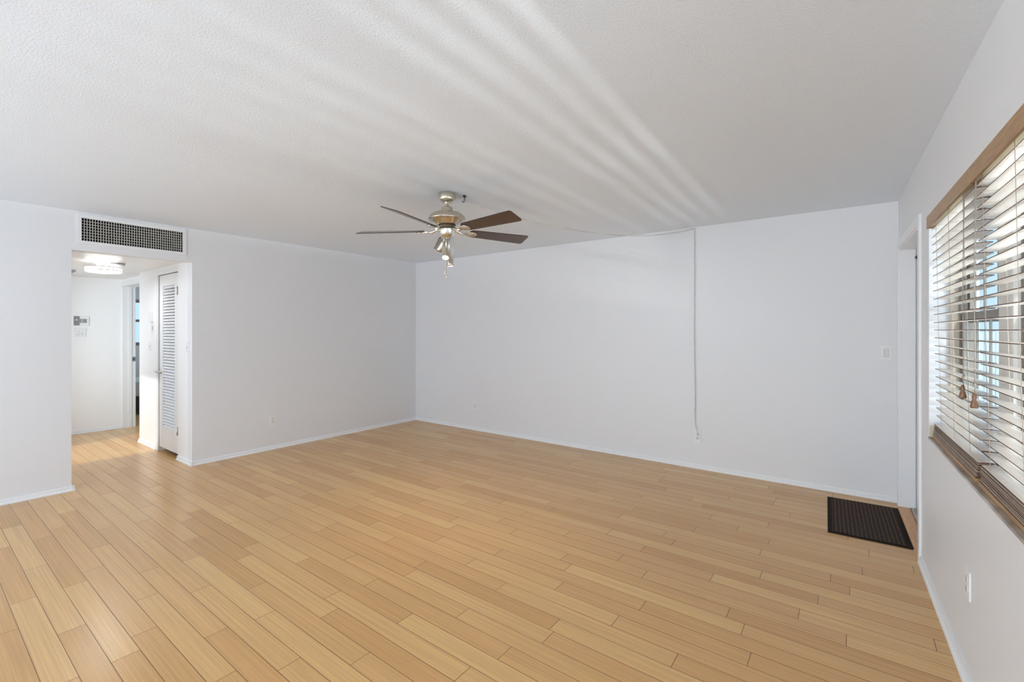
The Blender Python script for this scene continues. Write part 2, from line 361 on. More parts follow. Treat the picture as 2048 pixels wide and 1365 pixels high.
# window of the bedroom
def sash_window(name, axis_x, y0, y1, z0, z1, label, frame_m, sash_m, depth=0.06, zmid=None, muntins=True, side=1):
    t = thing(name, (axis_x, (y0+y1)/2, z0), label, 'window', kind='structure')
    cy = (y0+y1)/2; W = (y1-y0)/2; Ht = z1-z0; zm = (zmid or (z0+z1)/2)-z0
    f = MB(); a = 0.028
    for lo, hi in (((-depth/2, -W, 0), (depth/2, -W+a, Ht)), ((-depth/2, W-a, 0), (depth/2, W, Ht)), ((-depth/2, -W+a, 0), (depth/2, W-a, a)), ((-depth/2, -W+a, Ht-a), (depth/2, W-a, Ht))): f.box(lo, hi, bev=0.003)
    f.build('frame', frame_m, t)
    for nm, za, zb, dx in (('upper_sash', zm-0.005, Ht-a, 0.013*side), ('lower_sash', a, zm+0.045, -0.013*side)):
        s_ = MB(); b = 0.032; d = 0.012
        s_.box((dx-d, -W+a, za), (dx+d, -W+a+b, zb)); s_.box((dx-d, W-a-b, za), (dx+d, W-a, zb))
        s_.box((dx-d, -W+a+b, za), (dx+d, W-a-b, za+b)); s_.box((dx-d, -W+a+b, zb-b), (dx+d, W-a-b, zb))
        so = s_.build(nm, sash_m, t)
        if muntins:
            mm = MB()
            if nm == 'upper_sash': mm.box((dx-0.008, -W+a+b, (za+zb)/2-0.011), (dx+0.008, W-a-b, (za+zb)/2+0.011)); 
            [mm.box((dx-0.004, c-0.006, za+b), (dx+0.004, c+0.006, zb-b)) for c in (-(W-a-b)/3, (W-a-b)/3)]; mm.build('muntin', sash_m, so)
        g = MB(); g.box((dx-0.002, -W+a+b-0.004, za+b-0.004), (dx+0.002, W-a-b+0.004, zb-b+0.004)); g.build('glass_pane', M_glass, so)
    return t
sash_window('window_4', -11.12, 2.0, 3.7, 1.10, 1.99, 'bright bedroom window seen through the slim hallway door gap', M_frame_d, M_frame_d, muntins=False, zmid=1.56)
# bed shape in that room, seen only as a sliver
t = thing('bed', (-9.9, 2.9, 0), 'grey bed glimpsed through the slim door gap of the hallway', 'bed')
m = MB(); m.box((-0.5, -0.9, 0.08), (0.5, 0.9, 0.3), bev=0.01); m.build('bed_frame', M_black, t)
m = MB(); m.box((-0.49, -0.88, 0.30), (0.49, 0.88, 0.55), bev=0.05); m.build('mattress', M_greywall, t)
for sx in (-0.44, 0.44):
    for sy in (-0.84, 0.84):
        m = MB(); m.box((sx-0.03, sy-0.03, 0), (sx+0.03, sy+0.03, 0.08)); m.build('leg', M_black, t)

# ------------------------------------------------------------------ baseboards and trims
BH = 0.042
def base(mb, p, q, nrm):
    """low skirting with a rounded shoe from p to q, thickness towards nrm"""
    p, q, n = Vector((*p, 0)), Vector((*q, 0)), Vector((*nrm, 0)).normalized()
    prof = [(0, 0), (0.022, 0), (0.0215, 0.008), (0.0185, 0.015), (0.0125, 0.020), (0.0125, BH-0.008), (0.009, BH), (0, BH)]
    a = [mb.bm.verts.new(p + n*u + Vector((0, 0, v))) for u, v in prof]; b = [mb.bm.verts.new(q + n*u + Vector((0, 0, v))) for u, v in prof]
    k = len(prof)
    for i in range(k): mb.bm.faces.new((a[i], a[(i+1) % k], b[(i+1) % k], b[i]))
    mb.bm.faces.new(a[::-1]); mb.bm.faces.new(b)
e = 0.022
m = MB(); base(m, (XL, HY1-e), (XL, YF), (1, 0)); base(m, (XL, YB), (XL, HY0+e), (1, 0)); base(m, (XL+e, HY0), (XL-0.3, HY0), (0, 1))
struct(m, 'baseboard_left', M_trim, 'low white baseboard of the wall with the hallway opening', 'baseboard')
m = MB(); base(m, (XL+e, YF), (XW, YF), (0, -1)); struct(m, 'baseboard_far', M_trim, 'low white baseboard under the hanging chain wall', 'baseboard')
m = MB(); base(m, (XW, YB), (XW, DY0-0.075), (-1, 0)); struct(m, 'baseboard_window', M_trim, 'low white baseboard below the window blinds', 'baseboard')
m = MB(); base(m, (XL+e, HY1), (LX1+0.012, HY1), (0, -1)); base(m, (LX0-0.06, HY1), (BX1, HY1), (0, -1)); base(m, (HX, HY0), (HX, HY2), (1, 0))
struct(m, 'baseboard_hallway', M_trim, 'low white baseboard along the hallway walls', 'baseboard')
# closet door casing, bedroom doorway jambs
m = MB(); m.box((LX0-0.055, HY1-0.012, 0), (LX0-0.0, HY1, 2.030), bev=0.002); m.box((LX0-0.055, HY1-0.012, 2.0305), (LX1+0.012, HY1, 2.085), bev=0.002)
m.box((LX1+0.003, HY1+0.008, 0), (LX1+0.012, HY1+0.05, 2.03))
struct(m, 'trim_1', M_trim, 'white casing around the louvered closet door', 'trim')
m = MB(); m.box((HX, HY2, 0), (HX+0.016, HY2+0.15, 2.03)); m.box((HX+0.016, HY2+0.07, 0), (HX+0.028, HY2+0.105, 2.02)); m.box((HX, HY2, 2.02), (BX1, HY2+0.15, 2.04))
m.box((HX, HY2-0.012, 2.03), (BX1, HY2, 2.08), bev=0.003)
sj = struct(m, 'trim_2', M_trim, 'white jamb of the bedroom doorway at the hallway end', 'trim')
m = MB(); m.box((HX+0.0162, HY2+0.112, 0.945), (HX+0.0185, HY2+0.148, 1.01)); m.box((HX+0.0186, HY2+0.122, 0.965), (HX+0.0192, HY2+0.136, 0.99), 1)
m.build('strike_plate', [M_steel, M_slot], sj)

# louvered closet door, hung just inside the opening
d1 = thing('door_1', ((LX0+LX1)/2, HY1+0.022, 0.05), 'narrow white louvered closet door with lever handle in hallway', 'door', kind='structure')
DWh = (LX1-LX0)/2-0.004; DH = 1.975
m = MB(); sw = 0.105
m.box((-DWh, -0.016, 0), (-DWh+sw, 0.016, DH), bev=0.003); m.box((DWh-sw, -0.016, 0), (DWh, 0.016, DH), bev=0.003)
m.box((-DWh+sw, -0.016, 0), (DWh-sw, 0.016, 0.24)); m.box((-DWh+sw, -0.016, DH-0.125), (DWh-sw, 0.016, DH))
m.build('door_frame', M_trim, d1)
m = MB(); nl = 48; z0_, z1_ = 0.24, DH-0.125
for i in range(nl):
    z = z0_+(i+0.5)*(z1_-z0_)/nl
    m.box((-DWh+sw-0.002, -0.019, -0.0035), (DWh-sw+0.002, 0.019, 0.0035), mtx=Matrix.Translation((0, 0, z)) @ Matrix.Rotation(math.radians(48), 4, 'X'))
m.build('louver_panel', M_trim, d1)
hd = MB(); hd.lathe([(0.001, 0), (0.026, 0), (0.026, 0.006), (0.012, 0.011), (0.009, 0.04)], 20, mtx=Matrix.Translation((-DWh+0.05, -0.016, 0.868)) @ Matrix.Rotation(PI/2, 4, 'X'))
hd.tube([(-DWh+0.05, -0.054, 0.868), (-DWh+0.02, -0.058, 0.869), (-DWh-0.025, -0.056, 0.872), (-DWh-0.06, -0.05, 0.869)], [0.011, 0.0095, 0.008, 0.007], 10)
tag(hd.build('lever_handle', M_steel, d1), 'brushed steel lever handle')
for hz in (0.25, 1.775):
    m = MB(); m.tube([(DWh-0.003, -0.024, hz-0.045), (DWh-0.003, -0.024, hz+0.045)], 0.0065, 10); m.box((DWh-0.034, -0.018, hz-0.043), (DWh, -0.0158, hz+0.043))
    tag(m.build('hinge', M_steel, d1), 'steel hinge')

# ------------------------------------------------------------------ entry door in the window wall
m = MB()
cw = 0.062
m.box((XW-0.014, DY1, 0), (XW, DY1+cw, DZ+cw), bev=0.004); m.box((XW-0.014, DY0-cw, 0), (XW, DY0, DZ+cw), bev=0.004); m.box((XW-0.014, DY0, DZ), (XW, DY1, DZ+cw), bev=0.004)
m.box((XW-0.008, DY1-0.012, 0.012), (XW+0.09, DY1, DZ)); m.box((XW-0.008, DY0, 0.012), (XW+0.09, DY0+0.012, DZ)); m.box((XW-0.008, DY0+0.012, DZ-0.012), (XW+0.09, DY1-0.012, DZ))
struct(m, 'trim_3', M_trim, 'white casing and jamb around the entry doorway', 'trim')
d2 = thing('door_2', (XW+0.118, (DY0+DY1)/2, 0.02), 'white entry door set back in its deep doorway', 'door', kind='structure')
dw = (DY1-DY0)/2-0.006
m = MB(); m.box((-0.02, -dw, 0), (0.022, dw, DZ-0.03), bev=0.002)
for a, b in ((0.15, 0.85), (1.0, 1.85)):
    for c in (-0.25, 0.25): m.box((-0.024, c-0.16, a), (-0.02, c+0.16, b), bev=0.0015)
m.build('door_slab', M_trim, d2)
m = MB(); m.lathe([(0.001, 0), (0.03, 0), (0.028, 0.008), (0.012, 0.014), (0.012, 0.02)], 20, mtx=Matrix.Translation((-0.0205, -dw+0.07, 0.95)) @ Matrix.Rotation(-PI/2, 4, 'Y'))
m.build('door_knob', M_steel, d2)
m = MB(); m.box((-0.0265, dw-0.05, 1.925), (-0.020, dw-0.006, 1.95)); m.tube([(-0.030, dw-0.045, 1.9375), (-0.030, dw-0.008, 1.9375)], 0.005, 8)
tag(m.build('surface_latch', M_black, d2), 'small dark latch')
# wood reducer and stone threshold
t = MB(); t.prism([(-0.040, 0), (-0.030, 0.008), (-0.01, 0.012), (0.036, 0.012), (0.042, 0.008), (0.042, 0)], -0.497, 0.497, mtx=Matrix(((1, 0, 0, 0), (0, 0, 1, 0), (0, 1, 0, 0), (0, 0, 0, 1))))
o = t.build('trim_4', M_strip); o.location = (XW+0.018, 4.2325, 0)
for v in o.data.vertices:
    if abs(v.co.y) > 0.487: v.co.y = math.copysign(0.4865 if v.co.x > -0.02 else 0.497, v.co.y)
tag(o, 'orange oak floor strip along the entry doorway', 'trim', kind='structure')
m = MB(); m.box((XW+0.0605, DY0+0.001, -0.02), (XW+0.199, DY1-0.001, 0.018), bev=0.003)
struct(m, 'trim_5', M_stone, 'grey stone threshold of the entry doorway', 'trim')

# ------------------------------------------------------------------ window, sill and blinds
XG = XW+0.138                                        # glass line
units = [(2.61, 3.400), (1.64, 2.43), (WY0+0.02, 1.46)]
m = MB()
for a, b in ((2.43, 2.61), (1.46, 1.64)): m.box((XG-0.04, a, WZ0), (XG+0.062, b, WZ1), bev=0.012)
m.box((XG-0.04, WY0, WZ0), (XG+0.062, WY0+0.02, WZ1))
struct(m, 'trim_6', M_white_ext, 'white posts between the window units behind the blinds', 'trim')
names = ['window unit next to the entry door behind the blinds', 'middle window unit behind the nearer blind', 'window unit at the near end of the opening']
for i, (a, b) in enumerate(units):
    sash_window('window_%d' % (i+1), XG+0.01, a, b, WZ0, WZ1, names[i], M_frame_d, M_frame_d, zmid=1.44)
m = MB(); m.box((XW+0.082, WY1-0.024, WZ0), (XW+0.128, WY1, WZ1), bev=0.003); struct(m, 'trim_9', M_frame, 'beige window stop in the reveal beside the entry door', 'trim')
# stone sill
t = MB(); t.box((XW-0.004, WY0, WZ0-0.012), (XW+0.098, WY1, WZ0), bev=0.002)
struct(t, 'trim_7', M_stone, 'grey marble window sill under the blinds', 'trim')
# rough plaster left bare at the foot of the reveal
t = MB(); t.prism([(0, 0), (0.055, 0), (0.055, 0.03), (0.048, 0.058), (0.02, 0.068), (0, 0.060)], -0.006, 0, mtx=Matrix(((1, 0, 0, 0), (0, 0, 1, 0), (0, 1, 0, 0), (0, 0, 0, 1))))
o = t.build('trim_8', M_plaster); o.location = (XW+0.002, WY1-0.0005, WZ0); tag(o, 'bare tan plaster patch in the sill corner by the door', 'trim', kind='structure')

def swap_xyz(): return Matrix(((0, 1, 0, 0), (1, 0, 0, 0), (0, 0, 1, 0), (0, 0, 0, 1)))
def make_blind(y0, y1, label, tassels, wavy, seed, cords):
    rnd = random.Random(seed)
    cy = (y0+y1)/2; W = (y1-y0)/2
    # origin on the sill; local x = into the window, local y along the wall
    t = thing('window_blind', (XW, cy, WZ0), label, 'blind', group='wooden blinds across the window')
    top = WZ1-WZ0
    m = MB(); m.box((-0.012, -W, top-0.072), (-0.002, W, top-0.006), bev=0.002); m.box((-0.002, -W, top-0.070), (0.045, -W+0.006, top-0.008)); m.box((-0.002, W-0.006, top-0.070), (0.045, W, top-0.008))
    tag(m.build('valance', M_lightwood, t), 'tan wooden valance')
    m = MB(); m.box((0.006, -W+0.008, top-0.056), (0.058, W-0.008, top-0.012), bev=0.003)
    for yy in (-W+0.02, 0, W-0.02): m.box((0.002, yy-0.008, top-0.064), (0.012, yy+0.008, top-0.054), bev=0.001)
    hr = m.build('head_rail', M_rail, t)
    sl = W-0.012
    # slat: curved section, thin, brown painted edges
    def slat_mesh(length, wid=0.050, th=0.003, crown=0.0015):
        b = MB(); k = 6; pts_t, pts_b = [], []
        for i in range(k+1):
            u = -wid/2+wid*i/k; zc = crown*(1-(2*i/k-1)**2)
            pts_t.append((u, zc+th/2)); pts_b.append((u, zc-th/2))
        poly = pts_t + pts_b[::-1]
        a1 = [b.bm.verts.new((u, -length, z)) for u, z in poly]; a2 = [b.bm.verts.new((u, length, z)) for u, z in poly]
        n = len(poly)
        for i in range(n):
            f = b.bm.faces.new((a1[i], a1[(i+1) % n], a2[(i+1) % n], a2[i])); f.smooth = False
            f.material_index = 1 if i in (k, n-1) else 0
        b.bm.faces.new(a1[::-1]).material_index = 1; b.bm.faces.new(a2).material_index = 1
        return b
    pitch = 0.0425; zlow = 0.125; n = int((top-0.075-zlow)/pitch)+1
    proto = slat_mesh(sl).build('slat', [M_slat, M_slatedge], t)
    tilt = math.radians(0.5)
    for i in range(n):
        o = proto if i == 0 else proto.copy()
        if i: COL.objects.link(o); o.parent = t
        o.location = (0.032+0.020*(1-i/n), rnd.uniform(-0.003, 0.003), zlow+pitch*i)
        o.rotation_euler = (rnd.uniform(-wavy, wavy)*0.004, tilt+rnd.uniform(-0.03, 0.03), 0)
    # surplus slats stacked on the bottom rail
    st = slat_mesh(sl).build('stacked_slat', [M_slat, M_slatedge], t)
    k = 12
    for i in range(k):
        o = st if i == 0 else st.copy()
        if i: COL.objects.link(o); o.parent = t
        o.location = (0.040+0.0005*i+rnd.uniform(-0.0025, 0.0025), rnd.uniform(-0.006, 0.006), 0.0215+i*0.0052)
        o.rotation_euler = (rnd.uniform(-0.0015, 0.0015), math.radians(-4), rnd.uniform(-0.003, 0.003))
    m = MB(); m.box((0.012, -sl, 0.0), (0.062, sl, 0.017), bev=0.004)
    tag(m.build('bottom_rail', M_lightwood, t), 'tan wooden bottom rail')
    # ladders: a front and a back string with a rung under every slat
    for cyy in cords:
        m = MB()
        for xx in (0.0045, 0.0595): m.tube([(xx+0.0215, cyy, 0.085), (xx+0.0105, cyy+0.001, 0.6), (xx, cyy, top-0.055)], 0.0009, 6)
        for i in range(n): q = 0.020*(1-i/n); m.tube([(0.0045+q, cyy, zlow+pitch*i-0.003), (0.0595+q, cyy, zlow+pitch*i-0.003)], 0.0006, 4)
        m.build('ladder_string', M_string, t)
    for cyy, zt, dy in tassels:
        m = MB(); m.tube([(-0.006, cyy, zt+0.05), (-0.007, cyy+dy, (zt+top)/2), (-0.003, cyy, top-0.075)], 0.0013, 6); m.tube([(-0.006, cyy+0.002, zt+0.05), (-0.006, cyy+0.008, (zt+top)/2), (-0.003, cyy+0.012, top-0.075)], 0.0013, 6)
        m.tube([(-0.006, cyy-0.004, zt+0.088), (-0.004, cyy+0.006, zt+0.094), (-0.008, cyy+0.004, zt+0.084)], 0.004, 6)
        lc = m.build('lift_cord', M_string2, t)
        m = MB(); m.lathe([(0.0005, 0.056), (0.0045, 0.054), (0.0075, 0.040), (0.0055, 0.032), (0.0085, 0.024), (0.0125, 0.008), (0.0115, 0.001), (0.0005, 0.0)], 16, mtx=Matrix.Translation((-0.008, cyy, zt)))
        m.build('tassel', M_tassel, lc)
    return t
make_blind(2.482, 3.412, 'wooden slat blind hanging beside the entry door, seen whole', [(-0.362, 0.315, 0.004)], 0.6, 3, [0.305, 0.0, -0.29])
make_blind(1.250, 2.472, 'nearer wooden slat blind, cut off by the edge of the photo', [(0.542, 0.300, 0.004)], 0.5, 5, [0.50, 0.14, -0.30])
make_blind(0.660, 1.240, 'short wooden slat blind at the near end of the window', [], 0.5, 8, [0.18, -0.18])

# ------------------------------------------------------------------ door mat
md = thing('door_mat', (0.088, 4.237, 0), 'dark brown ribbed door mat on floor by the entry door', 'mat', rot=(0, 0, math.radians(2.0)))
m = MB(); m.box((-0.226, -0.402, 0), (0.226, 0.402, 0.006), bev=0.002); m.build('rubber_border', M_matrim, md)
m = MB(); m.box((-0.198, -0.374, 0.0055), (0.198, 0.374, 0.010), bev=0.0015); m.build('woven_pile', M_mat, md)

# ------------------------------------------------------------------ wall plates
def wallmtx(face):
    # local: x along wall, y out of wall, z up
    return {'+x': -PI/2, '-x': PI/2, '-y': PI, '+y': 0}[face]
def outlet(loc, face, label, blank=False, kindtag='outlet'):
    t = thing('wall_outlet', loc, label, 'outlet', rot=(0, 0, wallmtx(face)))
    m = MB(); m.box((-0.035, 0, -0.057), (0.035, 0.006, 0.057), bev=0.0025); m.build('cover_plate', M_plastic, t)
    if blank:
        m = MB(); m.box((-0.017, 0.006, -0.033), (0.017, 0.0075, 0.033), bev=0.0006); m.build('insert', M_plastic2, t)
    else:
        for s_ in (-1, 1):
            m = MB(); z = 0.0195*s_
            m.prism([(0.017*math.cos(a)*(1 if abs(math.cos(a)) < 0.99 else 1), max(-0.0135, min(0.0135, 0.0175*math.sin(a)))) for a in [2*PI*i/20 for i in range(20)]], 0.006, 0.0082,
                    mtx=Matrix(((1, 0, 0, 0), (0, 0, 1, 0), (0, 1, 0, z), (0, 0, 0, 1))))
            r = m.build('receptacle', M_plastic2, t)
            m = MB(); m.box((-0.0075, 0.0078, z-0.003), (-0.0055, 0.0085, z+0.006)); m.box((0.0050, 0.0078, z-0.003), (0.0070, 0.0085, z+0.005)); m.box((-0.0022, 0.0078, z-0.0095), (0.0022, 0.0085, z-0.0055)); m.build('slots', M_slot, r)
    m = MB(); m.lathe([(0.0005, 0), (0.003, 0), (0.0025, 0.0012), (0.0005, 0.0014)], 10, mtx=Matrix.Translation((0, 0.0060 if not blank else 0.0075, 0)) @ Matrix.Rotation(-PI/2, 4, 'X')); m.build('screw', M_steel, t)
    return t
outlet((XL, 2.623, 0.34), '+x', 'white duplex outlet low on the wall beside the hallway opening')
outlet((-4.216, YF, 0.337), '-y', 'small white outlet low on the far wall near the room corner', blank=True)
oc = outlet((-1.238, YF, 0.325), '-y', 'white outlet with the hanging chain cord plugged in')
outlet((XW, 2.527, 0.39), '-x', 'white outlet on the wall below the window blinds')
def switch(loc, face, label, rocker):
    t = thing('light_switch', loc, label, 'switch', rot=(0, 0, wallmtx(face)))
    m = MB(); m.box((-0.035, 0, -0.057), (0.035, 0.006, 0.057), bev=0.0025); m.build('cover_plate', M_plastic, t)
    if rocker:
        m = MB(); m.box((-0.0168, 0.0055, -0.0335), (0.0168, 0.0064, 0.0335)); m.build('shadow_gap', M_gap, t)
        m = MB(); m.box((-0.0155, 0.005, -0.032), (0.0155, 0.0095, 0.032), bev=0.0012, mtx=Matrix.Rotation(math.radians(3), 4, 'X')); m.build('rocker', M_plastic2, t)
    else:
        m = MB(); m.box((-0.0055, 0.0055, -0.012), (0.0055, 0.0066, 0.012)); m.build('toggle_slot', M_gap, t)
        m = MB(); m.box((-0.004, 0.002, -0.004), (0.004, 0.019, 0.004), bev=0.001, mtx=Matrix.Rotation(math.radians(-28), 4, 'X')); m.build('toggle', M_plastic2, t)
    for z in (-0.045, 0.045):
        m = MB(); m.lathe([(0.0005, 0), (0.003, 0), (0.0025, 0.0012), (0.0005, 0.0014)], 10, mtx=Matrix.Translation((0, 0.006, z)) @ Matrix.Rotation(-PI/2, 4, 'X')); m.build('screw', M_steel, t)
switch((0.238, YF, 1.211), '-y', 'white rocker light switch on the far wall beside the entry door', True)
switch((-5.551, HY1, 1.218), '-y', 'white toggle switch on the corner where the hallway begins', False)
switch((-6.745, HY1, 1.204), '-y', 'white toggle switch below the chime box in the hallway', False)

# hallway wall boxes
t = thing('door_chime', (-6.665, HY1, 1.556), 'white box on the hallway wall above a vented plate', 'chime', rot=(0, 0, PI))
m = MB(); m.box((-0.04, 0, -0.055), (0.04, 0.028, 0.055), bev=0.004); m.build('housing', M_plastic, t)
m = MB(); m.box((0.039, 0.005, -0.035), (0.0412, 0.022, 0.02)); m.build('side_button', M_thermo, t)
t = thing('vented_plate', (-6.64, HY1, 1.412), 'white plate with small vents under the chime box', 'wall plate', rot=(0, 0, PI))
m = MB(); m.box((-0.042, 0, -0.058), (0.042, 0.006, 0.058), bev=0.002); m.build('cover_plate', M_plastic, t)
m = MB(); m.box((-0.018, 0.006, -0.02), (0.018, 0.0068, 0.035)); m.build('grille_backing', M_gap, t)
m = MB()
for i in range(7): m.box((-0.019, 0.0066, -0.019+i*0.0085), (0.019, 0.0085, -0.0145+i*0.0085))
m.build('grille_bars', M_plastic2, t)

t = thing('thermostat', (HX, 1.483, 1.523), 'white wall thermostat with grey display on hallway end wall', 'thermostat', rot=(0, 0, -PI/2))
m = MB(); m.box((-0.078, 0, -0.064), (0.078, 0.022, 0.064), bev=0.005); m.build('housing', M_plastic, t)
m = MB(); m.box((0.018, 0.0218, -0.062), (0.076, 0.0255, 0.062), bev=0.001); sc_ = m.build('sensor_panel', M_thermo, t)
m = MB(); m.lathe([(0.0005, 0), (0.014, 0), (0.011, 0.004), (0.0005, 0.005)], 16, mtx=Matrix.Translation((0.05, 0.0255, 0.012)) @ Matrix.Rotation(-PI/2, 4, 'X') @ Matrix.Diagonal((1, 0.7, 1, 1))); m.build('dial', M_plastic, sc_)
m = MB(); m.box((-0.055, 0.0218, -0.028), (0.017, 0.0245, 0.026), bev=0.001); m.box((-0.008, 0.0243, -0.026), (-0.004, 0.0255, 0.024), 1); m.build('display', [M_screen, M_plastic], t)
t = thing('humidity_control', (HX, 1.471, 1.368), 'small white control box under the thermostat', 'control box', rot=(0, 0, -PI/2))
m = MB(); m.box((-0.058, 0, -0.060), (0.058, 0.018, 0.060), bev=0.004); m.build('housing', M_plastic, t)
m = MB(); m.lathe([(0.0005, 0), (0.022, 0), (0.019, 0.010), (0.0005, 0.012)], 20, mtx=Matrix.Translation((-0.008, 0.018, 0.012)) @ Matrix.Rotation(-PI/2, 4, 'X')); m.build('knob', M_plastic, t)
for xx in (-0.022, 0.018):
    m = MB(); m.lathe([(0.0005, 0), (0.006, 0), (0.005, 0.002), (0.0005, 0.002)], 10, mtx=Matrix.Translation((xx, 0.018, -0.030)) @ Matrix.Rotation(-PI/2, 4, 'X')); m.build('indicator', M_gap, t)

# ------------------------------------------------------------------ air return grille above the hallway
t = thing('air_return_grille', (XL, (GY0+GY1)/2, (GZ0+GZ1)/2), 'white egg-crate air return grille above the hallway opening', 'vent', rot=(0, 0, -PI/2))
gw, gh = (GY1-GY0)/2, (GZ1-GZ0)/2
m = MB(); q = 0.031
m.box((-gw-q, 0, gh), (gw+q, 0.010, gh+q), bev=0.002); m.box((-gw-q, 0, -gh-0.027), (gw+q, 0.010, -gh), bev=0.002)
m.box((-gw-q, 0, -gh), (-gw, 0.010, gh), bev=0.002); m.box((gw, 0, -gh), (gw+q, 0.010, gh), bev=0.002); m.build('frame', M_trim, t)
m = MB(); nx, nz = 41, 8
for i in range(1, nx): x = -gw+2*gw*i/nx; m.box((x-0.0021, -0.010, -gh), (x+0.0021, 0.003, gh))
for i in range(1, nz): z = -gh+2*gh*i/nz; m.box((-gw, -0.009, z-0.0018), (gw, 0.002, z+0.0018))
m.build('lattice', M_grille, t)
m = MB(); m.box((-gw-0.005, -0.118, -gh-0.003), (gw+0.005, -0.112, gh+0.003))
m.box((-gw+0.0005, -0.112, -gh+0.0005), (-gw+0.004, -0.012, gh-0.0005)); m.box((gw-0.004, -0.112, -gh+0.0005), (gw-0.0005, -0.012, gh-0.0005))
m.box((-gw+0.004, -0.112, gh-0.004), (gw-0.004, -0.012, gh-0.0005)); m.box((-gw+0.004, -0.112, -gh+0.0005), (gw-0.004, -0.012, -gh+0.004)); m.build('duct_box', M_duct, t)

# ------------------------------------------------------------------ hallway ceiling light and smoke detector
t = thing('ceiling_light', (-6.33, 1.30, HZ), 'lit round drum ceiling light with metal bands in the hallway', 'ceiling light')
m = MB(); m.lathe([(0.001, 0), (0.075, 0), (0.075, -0.012), (0.055, -0.04), (0.05, -0.058), (0.001, -0.058)], 40); m.build('canopy', M_plastic2, t)
m = MB(); m.lathe([(0.001, -0.056), (0.148, -0.056), (0.149, -0.060), (0.149, -0.104), (0.138, -0.111), (0.07, -0.119), (0.001, -0.120)], 64); m.build('diffuser', M_drum, t)
l = bpy.data.lights.new('drum_light', 'AREA'); l.shape = 'DISK'; l.size = 0.26; l.energy = 4.5; l.color = (0.96, 0.98, 1)
lo = bpy.data.objects.new('drum_light', l); COL.objects.link(lo); lo.location = (-6.33, 1.30, HZ-0.135)
for z in (-0.060, -0.092):
    m = MB(); m.lathe([(0.1485, z+0.004), (0.1535, z+0.004), (0.1535, z-0.004), (0.1485, z-0.004), (0.1485, z+0.004)], 64, cap=False); m.build('band', M_steel, t)
for k in range(3):
    a = 0.3+2*PI*k/3; m = MB(); m.tube([(0.152*math.cos(a), 0.152*math.sin(a), -0.060), (0.152*math.cos(a), 0.152*math.sin(a), -0.092)], 0.003, 8); m.build('post', M_steel, t)
t = thing('ceiling_vent', (-7.53, 1.16, HZ), 'small dark ceiling vent past the drum light, half hidden by wall edge', 'vent')
m = MB(); m.box((-0.10, -0.13, -0.022), (0.10, 0.115, 0), bev=0.004); m.build('vent_frame', M_thermo, t)
m = MB()
for i in range(6): m.box((-0.08+i*0.028, -0.11, -0.026), (-0.068+i*0.028, 0.095, -0.021))
m.build('vent_fins', M_slot, t)
t = thing('smoke_detector', (-6.29, 1.405, HZ), 'round white smoke detector on hallway ceiling beside the drum light', 'smoke detector')
m = MB(); m.lathe([(0.001, 0), (0.068, 0), (0.068, -0.008), (0.060, -0.010), (0.060, -0.016), (0.066, -0.018), (0.060, -0.036), (0.045, -0.042), (0.001, -0.043)], 40); m.build('housing', M_plastic2, t)
m = MB(); m.lathe([(0.0605, -0.010), (0.0615, -0.010), (0.0615, -0.016), (0.0605, -0.016), (0.0605, -0.010)], 40, cap=False); m.build('vent_ring', M_slot, t)

# ------------------------------------------------------------------ ceiling fan
FX, FY = -2.470, 2.500
fan = thing('ceiling_fan', (FX, FY, H), 'brushed nickel ceiling fan with five dark walnut blades and spotlights', 'ceiling fan')
m = MB(); m.lathe([(0.001, 0), (0.062, 0), (0.064, -0.004), (0.064, -0.044), (0.061, -0.054), (0.048, -0.066), (0.028, -0.069), (0.001, -0.069)], 48); m.build('canopy', M_nickel, fan)
m = MB(); m.lathe([(0.001, -0.066), (0.021, -0.066), (0.022, -0.072), (0.0135, -0.078), (0.0135, -0.115), (0.001, -0.115)], 24); m.build('downrod', M_nickel, fan)
m = MB(); m.lathe([(0.001, -0.104), (0.030, -0.104), (0.040, -0.108), (0.0435, -0.116), (0.0435, -0.140), (0.047, -0.145), (0.085, -0.149), (0.112, -0.158), (0.132, -0.175), (0.142, -0.197), (0.143, -0.204), (0.136, -0.208), (0.120, -0.209), (0.112, -0.218), (0.094, -0.228), (0.088, -0.238), (0.074, -0.242), (0.001, -0.242)], 64); m.build('motor_housing', M_nickel, fan)
m = MB(); m.lathe([(0.001, -0.2415), (0.066, -0.2415), (0.066, -0.2445), (0.001, -0.2445)], 48); m.build('gap_ring', M_dark, fan)
m = MB(); m.lathe([(0.001, -0.244), (0.055, -0.244), (0.055, -0.264), (0.066, -0.267), (0.066, -0.270), (0.001, -0.270)], 48); m.build('hub', M_bronze, fan)
m = MB(); m.lathe([(0.001, -0.269), (0.070, -0.269), (0.070, -0.2725), (0.001, -0.2725)], 48); m.build('lower_ring', M_dark, fan)
m = MB(); m.lathe([(0.001, -0.272), (0.067, -0.272), (0.066, -0.283), (0.054, -0.315), (0.044, -0.336), (0.001, -0.338)], 48); m.build('switch_housing', M_nickel_l, fan)
ZB = -0.285
def blade_poly():
    # tapered paddle, square slanted tip with small corner radii
    r0, r1, w0, w1 = 0.185, 0.70, 0.052, 0.068
    pts = [(r0, -w0*0.62), (r0+0.02, -w0*0.95), (r0+0.06, -w0), (r1-0.012, -w1), (r1-0.003, -w1+0.008), (r1, -w1+0.02), (r1, w1-0.02), (r1-0.003, w1-0.008), (r1-0.012, w1), (r0+0.06, w0), (r0+0.02, w0*0.95), (r0, w0*0.62)]
    return pts
pitch = math.radians(-17.5)
blade_proto = None
